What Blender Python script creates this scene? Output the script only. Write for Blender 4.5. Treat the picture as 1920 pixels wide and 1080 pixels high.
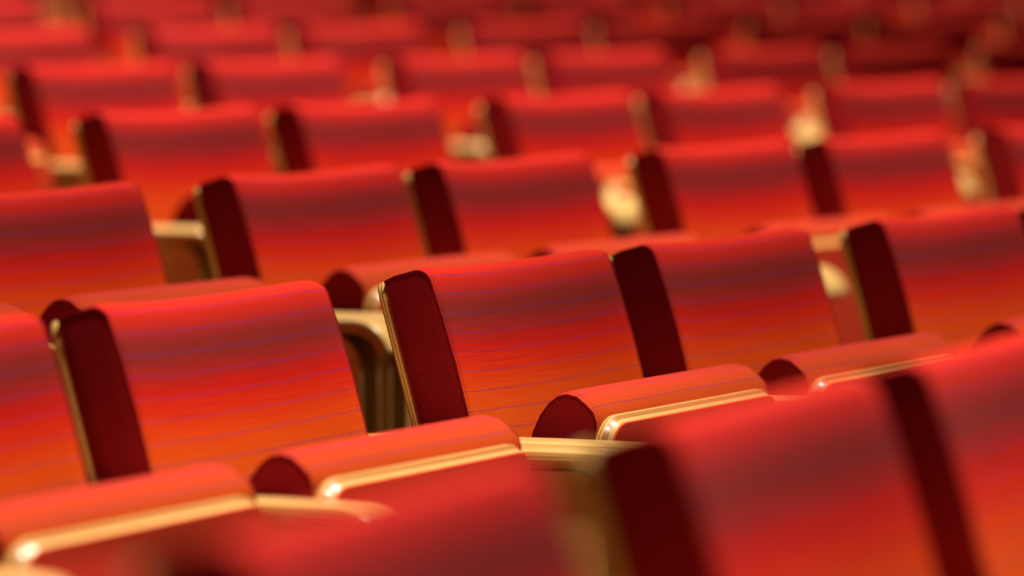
import bpy, bmesh, math
from mathutils import Matrix, Vector
C = bpy.context.scene
for o in list(bpy.data.objects): bpy.data.objects.remove(o)
COL = C.collection

# ------------------------------------------------------------------ camera
YAW, PITCH, ROLL = map(math.radians, (65.6913, -3.2773, -0.5804))
F_PX = 9099.76
CAM = Vector((-3.595, -1.7035, 1.247))
fw = Vector((math.sin(YAW) * math.cos(PITCH), math.cos(YAW) * math.cos(PITCH), math.sin(PITCH)))
rt = Vector((math.cos(YAW), -math.sin(YAW), 0))
up = rt.cross(fw)
r2 = rt * math.cos(ROLL) + up * math.sin(ROLL)
u2 = -rt * math.sin(ROLL) + up * math.cos(ROLL)
cd = bpy.data.cameras.new('camera')
cam = bpy.data.objects.new('camera', cd)
COL.objects.link(cam)
cam.matrix_world = Matrix(((r2.x, u2.x, -fw.x, CAM.x), (r2.y, u2.y, -fw.y, CAM.y), (r2.z, u2.z, -fw.z, CAM.z), (0, 0, 0, 1)))
cd.sensor_width = 36
cd.lens = F_PX / 1920 * 36
cd.dof.use_dof = True
cd.dof.focus_distance = 5.84
cd.dof.aperture_fstop = 2.6
cd.clip_start = 0.05
C.camera = cam

# ------------------------------------------------------------------ world, lights, exposure
W = bpy.data.worlds.new('world')
C.world = W
W.use_nodes = True
bg = W.node_tree.nodes['Background']
bg.inputs[0].default_value = (1.0, 0.80, 0.62, 1)
bg.inputs[1].default_value = 0.015
def lamp(name, loc, target, energy, size, angle, blend=0.6, col=(1.0, 0.86, 0.70)):
    l = bpy.data.lights.new(name, 'SPOT')
    l.energy = energy; l.color = col; l.shadow_soft_size = size
    l.spot_size = math.radians(angle); l.spot_blend = blend
    o = bpy.data.objects.new(name, l); COL.objects.link(o)
    o.location = loc
    o.rotation_euler = (Vector(target) - Vector(loc)).to_track_quat('-Z', 'Y').to_euler()
    return o
lamp('key_spotlight', (4.4, -0.9, 8.5), (3.0, 1.6, 0.6), 2950, 0.30, 80)
lamp('downlight', (0.4, -0.9, 8.5), (0.1, -0.3, 0.6), 2500, 0.25, 36)
lamp('rear_downlight', (5.6, 4.6, 8.5), (5.2, 4.8, 0.6), 3500, 0.25, 66)
lamp('front_fill', (7.5, -6.5, 4.6), (2.0, 1.0, 0.6), 420, 0.3, 60)  # added fill lamp, low at front right, to brighten the folded seats' undersides
lamp('far_downlight', (11.0, 5.6, 8.5), (11.0, 6.0, 0.6), 4000, 0.25, 90)
C.view_settings.view_transform = 'Standard'
C.view_settings.look = 'None'
C.view_settings.gamma = 1
C.view_settings.use_curve_mapping = False
C.view_settings.exposure = 0.14

# ------------------------------------------------------------------ row layout (concentric arcs facing the stage)
R0 = 39.016; PITCH_ROW = 0.8957; RISE = 0.0695
WID, THK, REC = 0.494, 0.0801, math.radians(15.627)
G_SMALL, G_BIG, TOP = 0.6276, 0.7532, 0.85
PAIR = G_SMALL + G_BIG
S = {0: 0.0, 1: 1.6799, 2: 2.7808, 3: 3.8582, 4: 4.9763, 5: 6.7419, 6: 7.807, 7: 8.95, 8: 10.12}
def seat_s(n, k):
    return S[n] + (k // 2) * PAIR + (G_SMALL if k % 2 else 0) + WID / 2
def seat_frame(n, k):
    if n == 0:                       # the nearest row stands on the flat front floor, a little further out
        s = seat_s(0, k) - 0.4595 / 2
        a = -0.05959 + 0.021165 * s / 2
        x, y = -0.26905 + math.cos(a) * s, -0.3363 - math.sin(a) * s
        return Vector((x, y, 0.0896)), -(-0.05959 + 0.021165 * s)
    R = R0 + n * PITCH_ROW
    th = seat_s(n, k) / R
    return Vector((R * math.sin(th), -R0 + R * math.cos(th), n * RISE)), -th
def project(p):
    d = Vector(p) - CAM
    z = d.dot(fw)
    if z < 0.3: return None
    return 960 + F_PX * d.dot(r2) / z, 540 - F_PX * d.dot(u2) / z

# ------------------------------------------------------------------ materials
def nodes(name):
    m = bpy.data.materials.new(name); m.use_nodes = True
    nt = m.node_tree
    return m, nt, nt.nodes['Principled BSDF']
def N(nt, t, **k):
    n = nt.nodes.new(t)
    for a, b in k.items(): setattr(n, a, b)
    return n
def math_(nt, op, a, b=None, c=None, clamp=False):
    n = N(nt, 'ShaderNodeMath', operation=op); n.use_clamp = clamp
    for i, v in enumerate((a, b, c)):
        if v is None: continue
        if isinstance(v, (int, float)): n.inputs[i].default_value = v
        else: nt.links.new(v, n.inputs[i])
    return n.outputs[0]
def mix_(nt, fac, a, b, mode='MIX'):
    n = N(nt, 'ShaderNodeMix', data_type='RGBA', blend_type=mode)
    for i, v in ((0, fac), (6, a), (7, b)):
        if isinstance(v, (int, float)): n.inputs[i].default_value = v
        elif isinstance(v, tuple): n.inputs[i].default_value = v if len(v) == 4 else (*v, 1)
        else: nt.links.new(v, n.inputs[i])
    return n.outputs[2]
def weave(nt, u, v, size):
    # ribbed cloth: height 0..1
    a = math_(nt, 'SINE', math_(nt, 'MULTIPLY', u, 2 * math.pi / size))
    b = math_(nt, 'SINE', math_(nt, 'MULTIPLY', v, 2 * math.pi / size))
    return math_(nt, 'MULTIPLY_ADD', math_(nt, 'MULTIPLY', a, b), 0.5, 0.5)
def fabric(name, stops, span, stripes, edge=None):
    m, nt, bs = nodes(name)
    uv = N(nt, 'ShaderNodeUVMap'); sx = N(nt, 'ShaderNodeSeparateXYZ')
    nt.links.new(uv.outputs[0], sx.inputs[0])
    u, v = sx.outputs[0], sx.outputs[1]
    no = N(nt, 'ShaderNodeTexNoise'); nt.links.new(uv.outputs[0], no.inputs[0])
    no.inputs['Scale'].default_value = 9
    vw = math_(nt, 'ADD', v, math_(nt, 'MULTIPLY_ADD', no.outputs[0], 0.006, -0.003))
    # streaky yarn colour, long along the row
    mp = N(nt, 'ShaderNodeMapping'); mp.inputs['Scale'].default_value = (6, 420, 1)
    nt.links.new(uv.outputs[0], mp.inputs[0])
    yarn = N(nt, 'ShaderNodeTexNoise'); nt.links.new(mp.outputs[0], yarn.inputs[0])
    yarn.inputs['Scale'].default_value = 1; yarn.inputs['Detail'].default_value = 3
    if stops:
        cr = N(nt, 'ShaderNodeValToRGB'); e = cr.color_ramp.elements
        while len(e) < len(stops): e.new(0.5)
        for el, (p, c) in zip(e, stops): el.position = p / span; el.color = (*c, 1)
        vy = math_(nt, 'MULTIPLY_ADD', yarn.outputs[0], 0.024, math_(nt, 'ADD', vw, -0.012))
        nt.links.new(math_(nt, 'DIVIDE', vy, span), cr.inputs[0])
        col = cr.outputs[0]
    else:
        col = (*stripes[2], 1)
    tone = math_(nt, 'MULTIPLY_ADD', yarn.outputs[0], 0.36, 0.82)
    wv = weave(nt, u, v, 0.0031)
    tone = math_(nt, 'MULTIPLY', tone, math_(nt, 'MULTIPLY_ADD', wv, 0.50, 0.72))
    fz = N(nt, 'ShaderNodeTexNoise'); nt.links.new(uv.outputs[0], fz.inputs[0]); fz.inputs['Scale'].default_value = 620; fz.inputs['Detail'].default_value = 1
    tone = math_(nt, 'MULTIPLY', tone, math_(nt, 'MULTIPLY_ADD', fz.outputs[0], 0.6, 0.70))
    cm = N(nt, 'ShaderNodeCombineColor')
    for i in range(3): nt.links.new(tone, cm.inputs[i])
    col = mix_(nt, 1.0, col, cm.outputs[0], 'MULTIPLY')
    if stripes[0]:
        off, step, _ = stripes[1], stripes[0], 0
        ph = math_(nt, 'PINGPONG', math_(nt, 'ADD', vw, -off), step / 2)
        line = math_(nt, 'SUBTRACT', 1.0, math_(nt, 'MULTIPLY', ph, 1 / 0.0009), clamp=True)
        dash = math_(nt, 'MULTIPLY_ADD', math_(nt, 'SINE', math_(nt, 'MULTIPLY', u, 2 * math.pi / 0.0034)), 0.25, 0.72)
        col = mix_(nt, math_(nt, 'MULTIPLY', line, dash), col, (0.055, 0.03, 0.19))
    if edge:
        au = math_(nt, 'ABSOLUTE', u)
        for d in (0.0055, 0.0085):
            ln = math_(nt, 'SUBTRACT', 1.0, math_(nt, 'MULTIPLY', math_(nt, 'ABSOLUTE', math_(nt, 'SUBTRACT', au, edge - d)), 1 / 0.0009), clamp=True)
            st = math_(nt, 'GREATER_THAN', math_(nt, 'SINE', math_(nt, 'MULTIPLY', v, 2 * math.pi / 0.0042)), -0.3)
            col = mix_(nt, math_(nt, 'MULTIPLY', math_(nt, 'MULTIPLY', ln, st), 0.75), col, (0.07, 0.006, 0.008))
    nt.links.new(col, bs.inputs['Base Color'])
    bs.inputs['Roughness'].default_value = 0.85
    bs.inputs['Specular IOR Level'].default_value = 0.06
    bs.inputs['Sheen Weight'].default_value = 0.03
    bs.inputs['Sheen Roughness'].default_value = 0.35
    bs.inputs['Sheen Tint'].default_value = (1.0, 0.22, 0.16, 1)
    bp = N(nt, 'ShaderNodeBump'); bp.inputs['Strength'].default_value = 0.55; bp.inputs['Distance'].default_value = 0.0009
    nt.links.new(wv, bp.inputs['Height']); nt.links.new(bp.outputs[0], bs.inputs['Normal'])
    return m
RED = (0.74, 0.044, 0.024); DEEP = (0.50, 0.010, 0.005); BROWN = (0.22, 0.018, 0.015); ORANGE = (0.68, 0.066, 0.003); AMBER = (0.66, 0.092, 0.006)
M_BACK = fabric('striped_back_fabric', [(0, RED), (.076, (0.60, 0.022, 0.012)), (.094, (0.40, 0.018, 0.015)), (.110, BROWN), (.128, BROWN), (.148, (0.36, 0.014, 0.011)),
                                        (.165, DEEP), (.190, (0.62, 0.026, 0.004)), (.220, ORANGE), (.258, AMBER), (.55, ORANGE)], 0.56, (0.0245, 0.0735, 0), WID / 2)
M_SEAT = fabric('striped_seat_fabric', [(0, (0.58, 0.085, 0.008)), (.030, (0.58, 0.068, 0.012)), (.055, (0.57, 0.048, 0.022)), (.09, (0.56, 0.034, 0.034)), (.30, RED), (.5, ORANGE)], 0.5, (0.0245, 0.006, 0), WID / 2)
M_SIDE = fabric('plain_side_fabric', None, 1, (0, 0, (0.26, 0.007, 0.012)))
M_UNDER = fabric('plain_underside_fabric', None, 1, (0, 0, (0.88, 0.075, 0.028)))
M_PIPE = fabric('piping_fabric', None, 1, (0, 0, (0.24, 0.006, 0.010)))
def wood(name, ply):
    m, nt, bs = nodes(name)
    tc = N(nt, 'ShaderNodeTexCoord'); mp = N(nt, 'ShaderNodeMapping'); mp.inputs['Scale'].default_value = (14, 3, 60)
    nt.links.new(tc.outputs['Object'], mp.inputs[0])
    no = N(nt, 'ShaderNodeTexNoise'); nt.links.new(mp.outputs[0], no.inputs[0]); no.inputs['Scale'].default_value = 3; no.inputs['Detail'].default_value = 5
    col = mix_(nt, no.outputs[0], (0.90, 0.60, 0.22), (0.78, 0.46, 0.13))
    uv = N(nt, 'ShaderNodeUVMap'); sx = N(nt, 'ShaderNodeSeparateXYZ'); nt.links.new(uv.outputs[0], sx.inputs[0])
    w = math_(nt, 'SINE', math_(nt, 'MULTIPLY', sx.outputs[1], 2 * math.pi / ply))
    w = math_(nt, 'GREATER_THAN', w, 0.25)
    col = mix_(nt, math_(nt, 'MULTIPLY', w, 0.8), col, (0.36, 0.13, 0.02))
    nt.links.new(col, bs.inputs['Base Color'])
    bs.inputs['Roughness'].default_value = 0.32
    bs.inputs['Coat Weight'].default_value = 0.3; bs.inputs['Coat Roughness'].default_value = 0.12
    return m
M_WOOD = wood('beech_plywood', 0.0046)
def plain(name, col, rough, metal=0):
    m, nt, bs = nodes(name)
    tc = N(nt, 'ShaderNodeTexCoord'); no = N(nt, 'ShaderNodeTexNoise'); nt.links.new(tc.outputs['Object'], no.inputs[0]); no.inputs['Scale'].default_value = 60
    nt.links.new(mix_(nt, no.outputs[0], tuple(c * .8 for c in col), tuple(c * 1.15 for c in col)), bs.inputs['Base Color'])
    bs.inputs['Roughness'].default_value = rough; bs.inputs['Metallic'].default_value = metal
    return m
M_METAL = plain('black_metal', (0.02, 0.02, 0.022), 0.45, 0.6)
M_FLOOR = plain('dark_carpet', (0.010, 0.009, 0.010), 0.95)
M_WALL = plain('dark_wall_panel', (0.05, 0.015, 0.012), 0.8)

# ------------------------------------------------------------------ mesh helpers
def link(name, bm, mats, parent=None, smooth=True):
    me = bpy.data.meshes.new(name)
    bmesh.ops.recalc_face_normals(bm, faces=bm.faces)
    for f in bm.faces: f.smooth = smooth
    bm.to_mesh(me); bm.free()
    for m in mats: me.materials.append(m)
    o = bpy.data.objects.new(name, me); COL.objects.link(o)
    if parent: o.parent = parent
    return o
def loft(profile, xs, shape, ycap=None, bulge=0.003, half=WID / 2):
    """profile: closed list of 2D points; xs: stations; shape(x, a, b, s) -> (a, b) ; caps get material 1.  Returns bmesh in (x, a, b) coords."""
    bm = bmesh.new(); uvl = bm.loops.layers.uv.new('UVMap')
    L = [0]
    n = len(profile)
    for i in range(n): L.append(L[-1] + math.dist(profile[i], profile[(i + 1) % n]))
    cx = sum(p[0] for p in profile) / n; cy = sum(p[1] for p in profile) / n
    rings = [[bm.verts.new((x, *shape(x, *p))) for p in profile] for x in xs]
    for i in range(len(xs) - 1):
        for j in range(n):
            k = (j + 1) % n
            f = bm.faces.new((rings[i][j], rings[i][k], rings[i + 1][k], rings[i + 1][j]))
            for lp, (u, v) in zip(f.loops, ((xs[i], L[j]), (xs[i], L[j + 1]), (xs[i + 1], L[j + 1]), (xs[i + 1], L[j]))): lp[uvl].uv = (u, v)
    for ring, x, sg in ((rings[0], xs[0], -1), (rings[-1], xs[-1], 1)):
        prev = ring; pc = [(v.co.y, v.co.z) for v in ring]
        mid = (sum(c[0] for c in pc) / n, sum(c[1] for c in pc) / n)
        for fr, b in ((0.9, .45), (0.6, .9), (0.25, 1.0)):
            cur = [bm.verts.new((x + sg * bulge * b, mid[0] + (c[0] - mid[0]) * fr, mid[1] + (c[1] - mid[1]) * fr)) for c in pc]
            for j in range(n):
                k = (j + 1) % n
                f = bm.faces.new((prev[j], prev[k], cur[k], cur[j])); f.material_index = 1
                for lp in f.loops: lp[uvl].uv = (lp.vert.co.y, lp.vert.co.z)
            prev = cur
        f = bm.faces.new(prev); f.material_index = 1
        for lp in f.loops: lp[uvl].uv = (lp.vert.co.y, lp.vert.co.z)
        for j in range(n):
            e = bm.edges.get((ring[j], ring[(j + 1) % n]))
            if e: e.smooth = False
    return bm
def arc(cx, cy, r, a0, a1, n):
    return [(cx + r * math.cos(math.radians(a0 + (a1 - a0) * i / n)), cy + r * math.sin(math.radians(a0 + (a1 - a0) * i / n))) for i in range(n + 1)]
def dense(pts, step, closed=True):
    out = []
    m = len(pts)
    for i in range(m if closed else m - 1):
        a, b = pts[i], pts[(i + 1) % m]; d = math.dist(a, b); k = max(1, int(d / step))
        for j in range(k): out.append((a[0] + (b[0] - a[0]) * j / k, a[1] + (b[1] - a[1]) * j / k))
    if not closed: out.append(pts[-1])
    return out
def xstations(h):
    e = [0, .0015, .004, .009, .018, .035]
    mid = [-h + .035 + (2 * h - .07) * i / 10 for i in range(1, 10)]
    return [-h + a for a in e] + mid + [h - a for a in reversed(e)]
def tube(path, r, uvscale=1):
    bm = bmesh.new(); uvl = bm.loops.layers.uv.new('UVMap')
    rings = []
    for i, p in enumerate(path):
        a = path[max(0, i - 1)]; b = path[min(len(path) - 1, i + 1)]
        t = (Vector(b) - Vector(a)).normalized(); s = Vector((1, 0, 0)); q = t.cross(s).normalized()
        rings.append([bm.verts.new(Vector(p) + (s * math.cos(k * math.pi / 3) + q * math.sin(k * math.pi / 3)) * r) for k in range(6)])
    for i in range(len(path) - 1):
        for k in range(6):
            f = bm.faces.new((rings[i][k], rings[i][(k + 1) % 6], rings[i + 1][(k + 1) % 6], rings[i + 1][k]))
            for lp in f.loops: lp[uvl].uv = (lp.vert.co.y, lp.vert.co.z)
    bm.faces.new(rings[0]); bm.faces.new(rings[-1])
    return bm
def plate(outline, a0, a1, bend, chamfer=0.0, round_=0.0):
    """sheet of plywood: outline in (x, b), thickness along a from a0 to a1; bend(x, a, b) -> (x, y, z); chamfer is cut on the a1 side."""
    bm = bmesh.new(); uvl = bm.loops.layers.uv.new('UVMap')
    n = len(outline); cx = sum(p[0] for p in outline) / n; cy = sum(p[1] for p in outline) / n
    def inset(d):
        out = []
        for i in range(n):
            p, a, b = outline[i], outline[i - 1], outline[(i + 1) % n]
            t = Vector((b[0] - a[0], b[1] - a[1])).normalized(); nn = Vector((-t.y, t.x))
            if nn.dot(Vector((cx - p[0], cy - p[1]))) < 0: nn = -nn
            out.append((p[0] + nn.x * d, p[1] + nn.y * d))
        return out
    th = a1 - a0
    layers = [(a0, round_), (a0 + th * .12, round_ * .3), (a0 + th * .3, 0)]
    if chamfer: layers += [(a0 + th * .35, 0), (a1, chamfer)]
    else: layers += [(a1 - th * .3, 0), (a1 - th * .12, round_ * .3), (a1, round_)]
    rs = []
    for a, d in layers:
        rs.append(([bm.verts.new(bend(x, a, b)) for x, b in inset(d)], a, d))
    for (r0, a_, d0), (r1, b_, d1) in zip(rs, rs[1:]):
        for j in range(n):
            k = (j + 1) % n
            f = bm.faces.new((r0[j], r0[k], r1[k], r1[j]))
            for lp, v in zip(f.loops, (a_ + d0, a_ + d0, b_ + d1, b_ + d1)): lp[uvl].uv = (lp.vert.co.x, v)
    # fill both faces with strips across x so that the sheet can curve
    half = n // 2
    for ring, a, d in (rs[0], rs[-1]):
        for j in range(half):
            q = [ring[j], ring[j + 1], ring[(n - 2 - j) % n], ring[(n - 1 - j) % n]]
            q2 = []
            for v in q:
                if v not in q2: q2.append(v)
            if len(q2) >= 3:
                try:
                    f = bm.faces.new(q2)
                    for lp in f.loops: lp[uvl].uv = (lp.vert.co.x, 0.0)
                except ValueError: pass
    for r0, _, _ in (rs[0], rs[-1]):
        for j in range(n):
            e = bm.edges.get((r0[j], r0[(j + 1) % n]))
            if e: e.smooth = False
    return bm
def rounded(w, b0, b1, r0, r1, nx=16, nr=6):
    """symmetric outline (x, b): top side from left to right, then the bottom side back; 2*m points paired across."""
    def bt(x, lo):   # distance of edge from side because of the corner radius
        r = r0 if lo else r1
        d = w - abs(x)
        return 0 if d >= r else r - math.sqrt(max(0, r * r - (r - d) ** 2))
    r = max(r0, r1)
    xs = [-w + r * (1 - math.cos(math.pi / 2 * i / nr)) for i in range(nr)]
    xs += [-w + r + (2 * w - 2 * r) * i / nx for i in range(nx + 1)]
    xs += [w - r * (1 - math.cos(math.pi / 2 * i / nr)) for i in reversed(range(nr))]
    return [(x, b0 + bt(x, True)) for x in xs] + [(x, b1 - bt(x, False)) for x in reversed(xs)]

# ------------------------------------------------------------------ one theatre seat, built once
H = WID / 2
CONC = 0.034
cr_, sr_ = math.cos(REC), math.sin(REC)
def back_space(x, nn, dd):
    nn = nn - CONC * (1 - (x / H) ** 2) + 0.0
    return (x, -nn * cr_ - dd * sr_, TOP + nn * sr_ - dd * cr_)
def to_seat(bm, fn):
    for v in bm.verts: v.co = fn(v.co.x, v.co.y, v.co.z)
def edge_fall(x, h, w=.010): return math.exp(-(h - abs(x)) / w)

def make_backrest(parent):
    SH = .013
    sh = plate(rounded(H, 0.0, .52, .022, .03), 0, SH, back_space, round_=.002)
    shell = link('backrest_shell', sh, [M_WOOD], parent); shell['label'] = 'pale plywood shell behind the cushion'
    f, t = THK, -.002
    prof = [(SH, 0.003), (.03, t)] + arc(f - .021, t + .019, .021, -80, -4, 7) + [(f + .003, .06), (f + .005, .12), (f + .004, .2), (f, .30), (f - .004, .42)] + arc(f - .03, .47, .026, 0, 90, 5) + [(SH, .50)]
    prof = dense(prof, .02)
    mid = (SH + .5 * (f - SH), .25)
    def shape(x, a, b):
        e = edge_fall(x, H)
        fr = min(1, max(0, (a - SH) / (f - SH)))
        a2 = a - .006 * e * fr
        b2 = b + (.004 * e * max(0, 1 - b / .03) if b < .03 else 0) * min(1, fr * 2)
        return a2, b2
    bm = loft(prof, xstations(H), shape)
    to_seat(bm, back_space)
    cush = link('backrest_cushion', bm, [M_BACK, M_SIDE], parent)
    for s in (-1, 1):
        path = []
        for a, b in prof:
            if b > .505: continue
            a2, b2 = shape(s * H, a, b)
            path.append(back_space(s * H, a2, b2))
        link('piping', tube(path, .0014), [M_PIPE], cush)
SEAT_TILT = math.radians(5)      # tipped up, top leaning towards the stage
SY, SZ = -.302, .690              # upper front edge of the plywood under the seat
ct, st = math.cos(SEAT_TILT), math.sin(SEAT_TILT)
def seat_space(x, nn, dd):        # nn back from the plywood, dd down from its top edge
    return (x, SY + nn * ct + dd * st * 1.0, SZ + nn * st * .2 - dd * ct)
def make_seat_pad(parent):
    h = H + .004
    pl = plate(rounded(h, 0, .34, .045, .03), .004, -.014, seat_space, chamfer=.008)
    shell = link('seat_shell', pl, [M_WOOD], parent); shell['label'] = 'pale plywood shell with a bevelled layered edge'
    un = plate(rounded(h - .0082, .0082, .3315, .036, .022), -.0135, -.0165, seat_space, round_=.001)
    u = link('seat_underside', un, [M_UNDER], parent)
    prof = [(.004, .016), (.0045, .004), (.009, -.008), (.017, -.018), (.030, -.027), (.045, -.030), (.058, -.027), (.070, -.017), (.081, -.002), (.090, .020), (.096, .05), (.098, .12), (.094, .22)] + arc(.062, .29, .03, 0, 90, 4) + [(.004, .32)]
    prof = dense(prof, .018)
    def shape(x, a, b):
        e = edge_fall(x, h, .012)
        ax, bx = .046, max(b, .03)
        k = .10 * e
        return a + (ax - a) * k * (1 if a > .01 else 0), b + (max(b, .03) - b) * k * .8
    bm = loft(prof, xstations(h - .002), shape, half=h, bulge=.007)
    to_seat(bm, seat_space)
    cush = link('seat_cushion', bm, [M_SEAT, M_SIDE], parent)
    for s in (-1, 1):
        path = [seat_space(s * (h - .002), *shape(s * h, a, b)) for a, b in prof]
        link('piping', tube(path, .0014), [M_PIPE], cush)
ARM_W, ARM_T, ARM_Z, ARM_F = .080, .019, .674, -.462
def make_arm(parent, x):
    # bent plywood band: along the top, round the front corner, down to the floor
    R = .062
    outer = [(.03, ARM_Z - .004)] + [(y, ARM_Z) for y in (-.05, -.15, -.25, -.34)] + arc(ARM_F + R, ARM_Z - R, R, 90, 165, 10)
    bm = bmesh.new(); uvl = bm.loops.layers.uv.new('UVMap')
    rows = []
    for i, p in enumerate(outer):
        a = outer[max(0, i - 1)]; b = outer[min(len(outer) - 1, i + 1)]
        t = Vector((b[0] - a[0], b[1] - a[1])).normalized(); nn = Vector((-t.y, t.x))
        if nn.dot(Vector((-.2 - p[0], .3 - p[1]))) < 0: nn = -nn
        ring = []
        w = ARM_W / 2; r = .0022
        for xx, d in ((-w + r, 0), (-w, r), (-w, ARM_T - r), (-w + r, ARM_T), (w - r, ARM_T), (w, ARM_T - r), (w, r), (w - r, 0)):
            ring.append((bm.verts.new((x + xx, p[0] + nn.x * d, p[1] + nn.y * d)), d))
        rows.append(ring)
    for a, b in zip(rows, rows[1:]):
        for k in range(8):
            q = (a[k], a[(k + 1) % 8], b[(k + 1) % 8], b[k])
            f = bm.faces.new([v for v, _ in q])
            for lp, (v, d) in zip(f.loops, q): lp[uvl].uv = (v.co.y, d)
    for r in (rows[0], rows[-1]): bm.faces.new([v for v, _ in r])
    for e in bm.edges:
        if len(e.link_faces) == 2 and e.calc_face_angle(0) > .5: e.smooth = False
    arm = link('armrest', bm, [M_WOOD], parent)
    # stand under the band: two boards with a rounded front corner and a black core between them
    cyl = arc(ARM_F + .055 + .045, .652 - .045, .045, 180, 90, 8)
    out = [(-.005, .652)] + list(reversed(cyl)) + [(ARM_F + .055, -.022), (-.005, -.022)]
    def board(x0, x1, o_):
        bm = bmesh.new(); uvl = bm.loops.layers.uv.new('UVMap')
        l = [bm.verts.new((x0, y, z)) for y, z in o_]; r = [bm.verts.new((x1, y, z)) for y, z in o_]
        n = len(o_)
        for j in range(n):
            f = bm.faces.new((l[j], l[(j + 1) % n], r[(j + 1) % n], r[j]))
            for lp in f.loops: lp[uvl].uv = (lp.vert.co.y, lp.vert.co.x - x0)
        bm.faces.new(l); bm.faces.new(list(reversed(r)))
        return bm
    link('side_panel', board(x - .032, x - .020, out), [M_WOOD], arm, smooth=False)
    link('side_panel', board(x + .020, x + .032, out), [M_WOOD], arm, smooth=False)
    core = [(y * .94 - .002, z * .99) for y, z in out]
    core = [(y, ARM_Z - ARM_T + .001) if z > .6 and y > -.3 else (y, z) for y, z in core]
    link('stand_core', board(x - .020, x + .020, core), [M_METAL], arm, smooth=False)
    return arm
def make_beam(parent, x0, x1):
    bm = bmesh.new()
    bmesh.ops.create_cube(bm, size=1, matrix=Matrix.Translation(((x0 + x1) / 2, -.235, .37)) @ Matrix.Diagonal((x1 - x0, .05, .05, 1)))
    link('support_beam', bm, [M_METAL], parent, smooth=False)

def make_seat(kind):
    root = bpy.data.objects.new('theatre_seat', None); COL.objects.link(root)
    make_backrest(root); make_seat_pad(root)
    gs, gb = (G_SMALL - WID) / 2, (G_BIG - WID)
    off_out = H + (.092 if kind == 0 else .075)
    off_mid = H + gs
    if kind == 0:
        make_arm(root, -off_out); make_arm(root, off_mid); make_beam(root, -off_out, off_mid)
    else:
        make_arm(root, off_out); make_beam(root, -off_mid + .0325, off_out)
    return root
def copy_tree(o, parent=None):
    c = o.copy(); COL.objects.link(c); c.parent = parent
    for ch in list(o.children): copy_tree(ch, c)
    return c
PROTO = [make_seat(0), make_seat(1)]
used = [False, False]

ORD = ['leftmost', 'second from left', 'third from left', 'fourth from left', 'fifth from left', 'sixth from left', 'seventh from left', 'eighth from left', 'ninth from left',
       'tenth from left', 'eleventh from left', 'twelfth from left', 'thirteenth from left', 'fourteenth from left']
ROWN = {0: 'in the blurred nearest row', 1: 'in the sharply focused row', 2: 'in the first row behind the sharp one', 3: 'in the second row behind the sharp one', 4: 'in the third row behind the sharp one',
        5: 'in the fourth row behind the sharp one', 6: 'in the fifth row behind the sharp one', 7: 'in the sixth row behind the sharp one', 8: 'in the seventh row behind the sharp one'}
GRP = {0: 'seats of the blurred nearest row', 1: 'seats of the sharply focused row'}
for n in range(0, 9):
    vis, all_ = [], []
    for k in range(-12, 16):
        loc, rz = seat_frame(n, k)
        m = Matrix.Translation(loc) @ Matrix.Rotation(rz, 4, 'Z')
        pts = [project(m @ Vector(q)) for q in ((-H, 0, TOP), (H, -.08, TOP + .02), (-H, -.2, .6), (H, -.31, .69))]
        if any(p is None for p in pts): continue
        x0 = min(p[0] for p in pts); x1 = max(p[0] for p in pts); y0 = min(p[1] for p in pts)
        if x1 > 8 and x0 < 1912 and y0 < 1085: vis.append(k)
    first = vis[0] - 1 if n > 0 else vis[0]
    first -= first % 2               # keep the pairs of seats whole
    for k in list(range(first, vis[0])) + vis + [vis[-1] + 1]:
        loc, rz = seat_frame(n, k)
        kind = k % 2
        if used[kind]: o = copy_tree(PROTO[kind])
        else: o = PROTO[kind]; used[kind] = True
        o.location = loc; o.rotation_euler = (0, 0, rz)
        o['category'] = 'theatre seat'
        for ch in o.children:        # folded seats do not all stop at quite the same angle and height
            if ch.name.startswith('seat_'):
                ch.location.z = {0: 0, 1: .005 if k >= 0 else -.001, 2: .015}.get(n, .007)
                ch.location.y = -.024 if n == 1 and k < 0 else 0
        o['group'] = GRP.get(n, 'seats %s' % ROWN[n])
        if k in vis: o['label'] = 'red theatre seat, %s %s' % (ORD[vis.index(k)], ROWN[n])
        elif k < vis[0]: o['label'] = 'red theatre seat %s the left edge %s' % ('just beyond' if k == vis[0] - 1 else 'well beyond', ROWN[n])
        else: o['label'] = 'red theatre seat beyond the right edge %s' % ROWN[n]
    print('ROW', n, vis)

# ------------------------------------------------------------------ stepped floor and rear wall
bm = bmesh.new()
prev = None
NS = 60
A0, A1 = math.radians(-14), math.radians(34)
rings = []
for n in range(-4, 11):
    ra = R0 + n * PITCH_ROW - .83; rb = R0 + n * PITCH_ROW + PITCH_ROW - .83
    for r in (ra, rb):
        rings.append([bm.verts.new((r * math.sin(A0 + (A1 - A0) * i / NS), -R0 + r * math.cos(A0 + (A1 - A0) * i / NS), n * RISE - .021 if n > 0 else .0685)) for i in range(NS + 1)])
for a, b in zip(rings, rings[1:]):
    for i in range(NS): bm.faces.new((a[i], a[i + 1], b[i + 1], b[i]))
fl = link('floor', bm, [M_FLOOR], smooth=False); fl['kind'] = 'structure'
bm = bmesh.new()
r = R0 + 11 * PITCH_ROW - .83
base = []
for z in (10 * RISE, 5.5):
    for rr in (r, r + .2):
        base.append([bm.verts.new((rr * math.sin(A0 + (A1 - A0) * i / NS), -R0 + rr * math.cos(A0 + (A1 - A0) * i / NS), z)) for i in range(NS + 1)])
for i in range(NS):
    bm.faces.new((base[0][i], base[0][i + 1], base[2][i + 1], base[2][i]))
    bm.faces.new((base[1][i], base[3][i], base[3][i + 1], base[1][i + 1]))
    bm.faces.new((base[2][i], base[2][i + 1], base[3][i + 1], base[3][i]))
wl = link('wall_rear', bm, [M_WALL], smooth=False); wl['kind'] = 'structure'
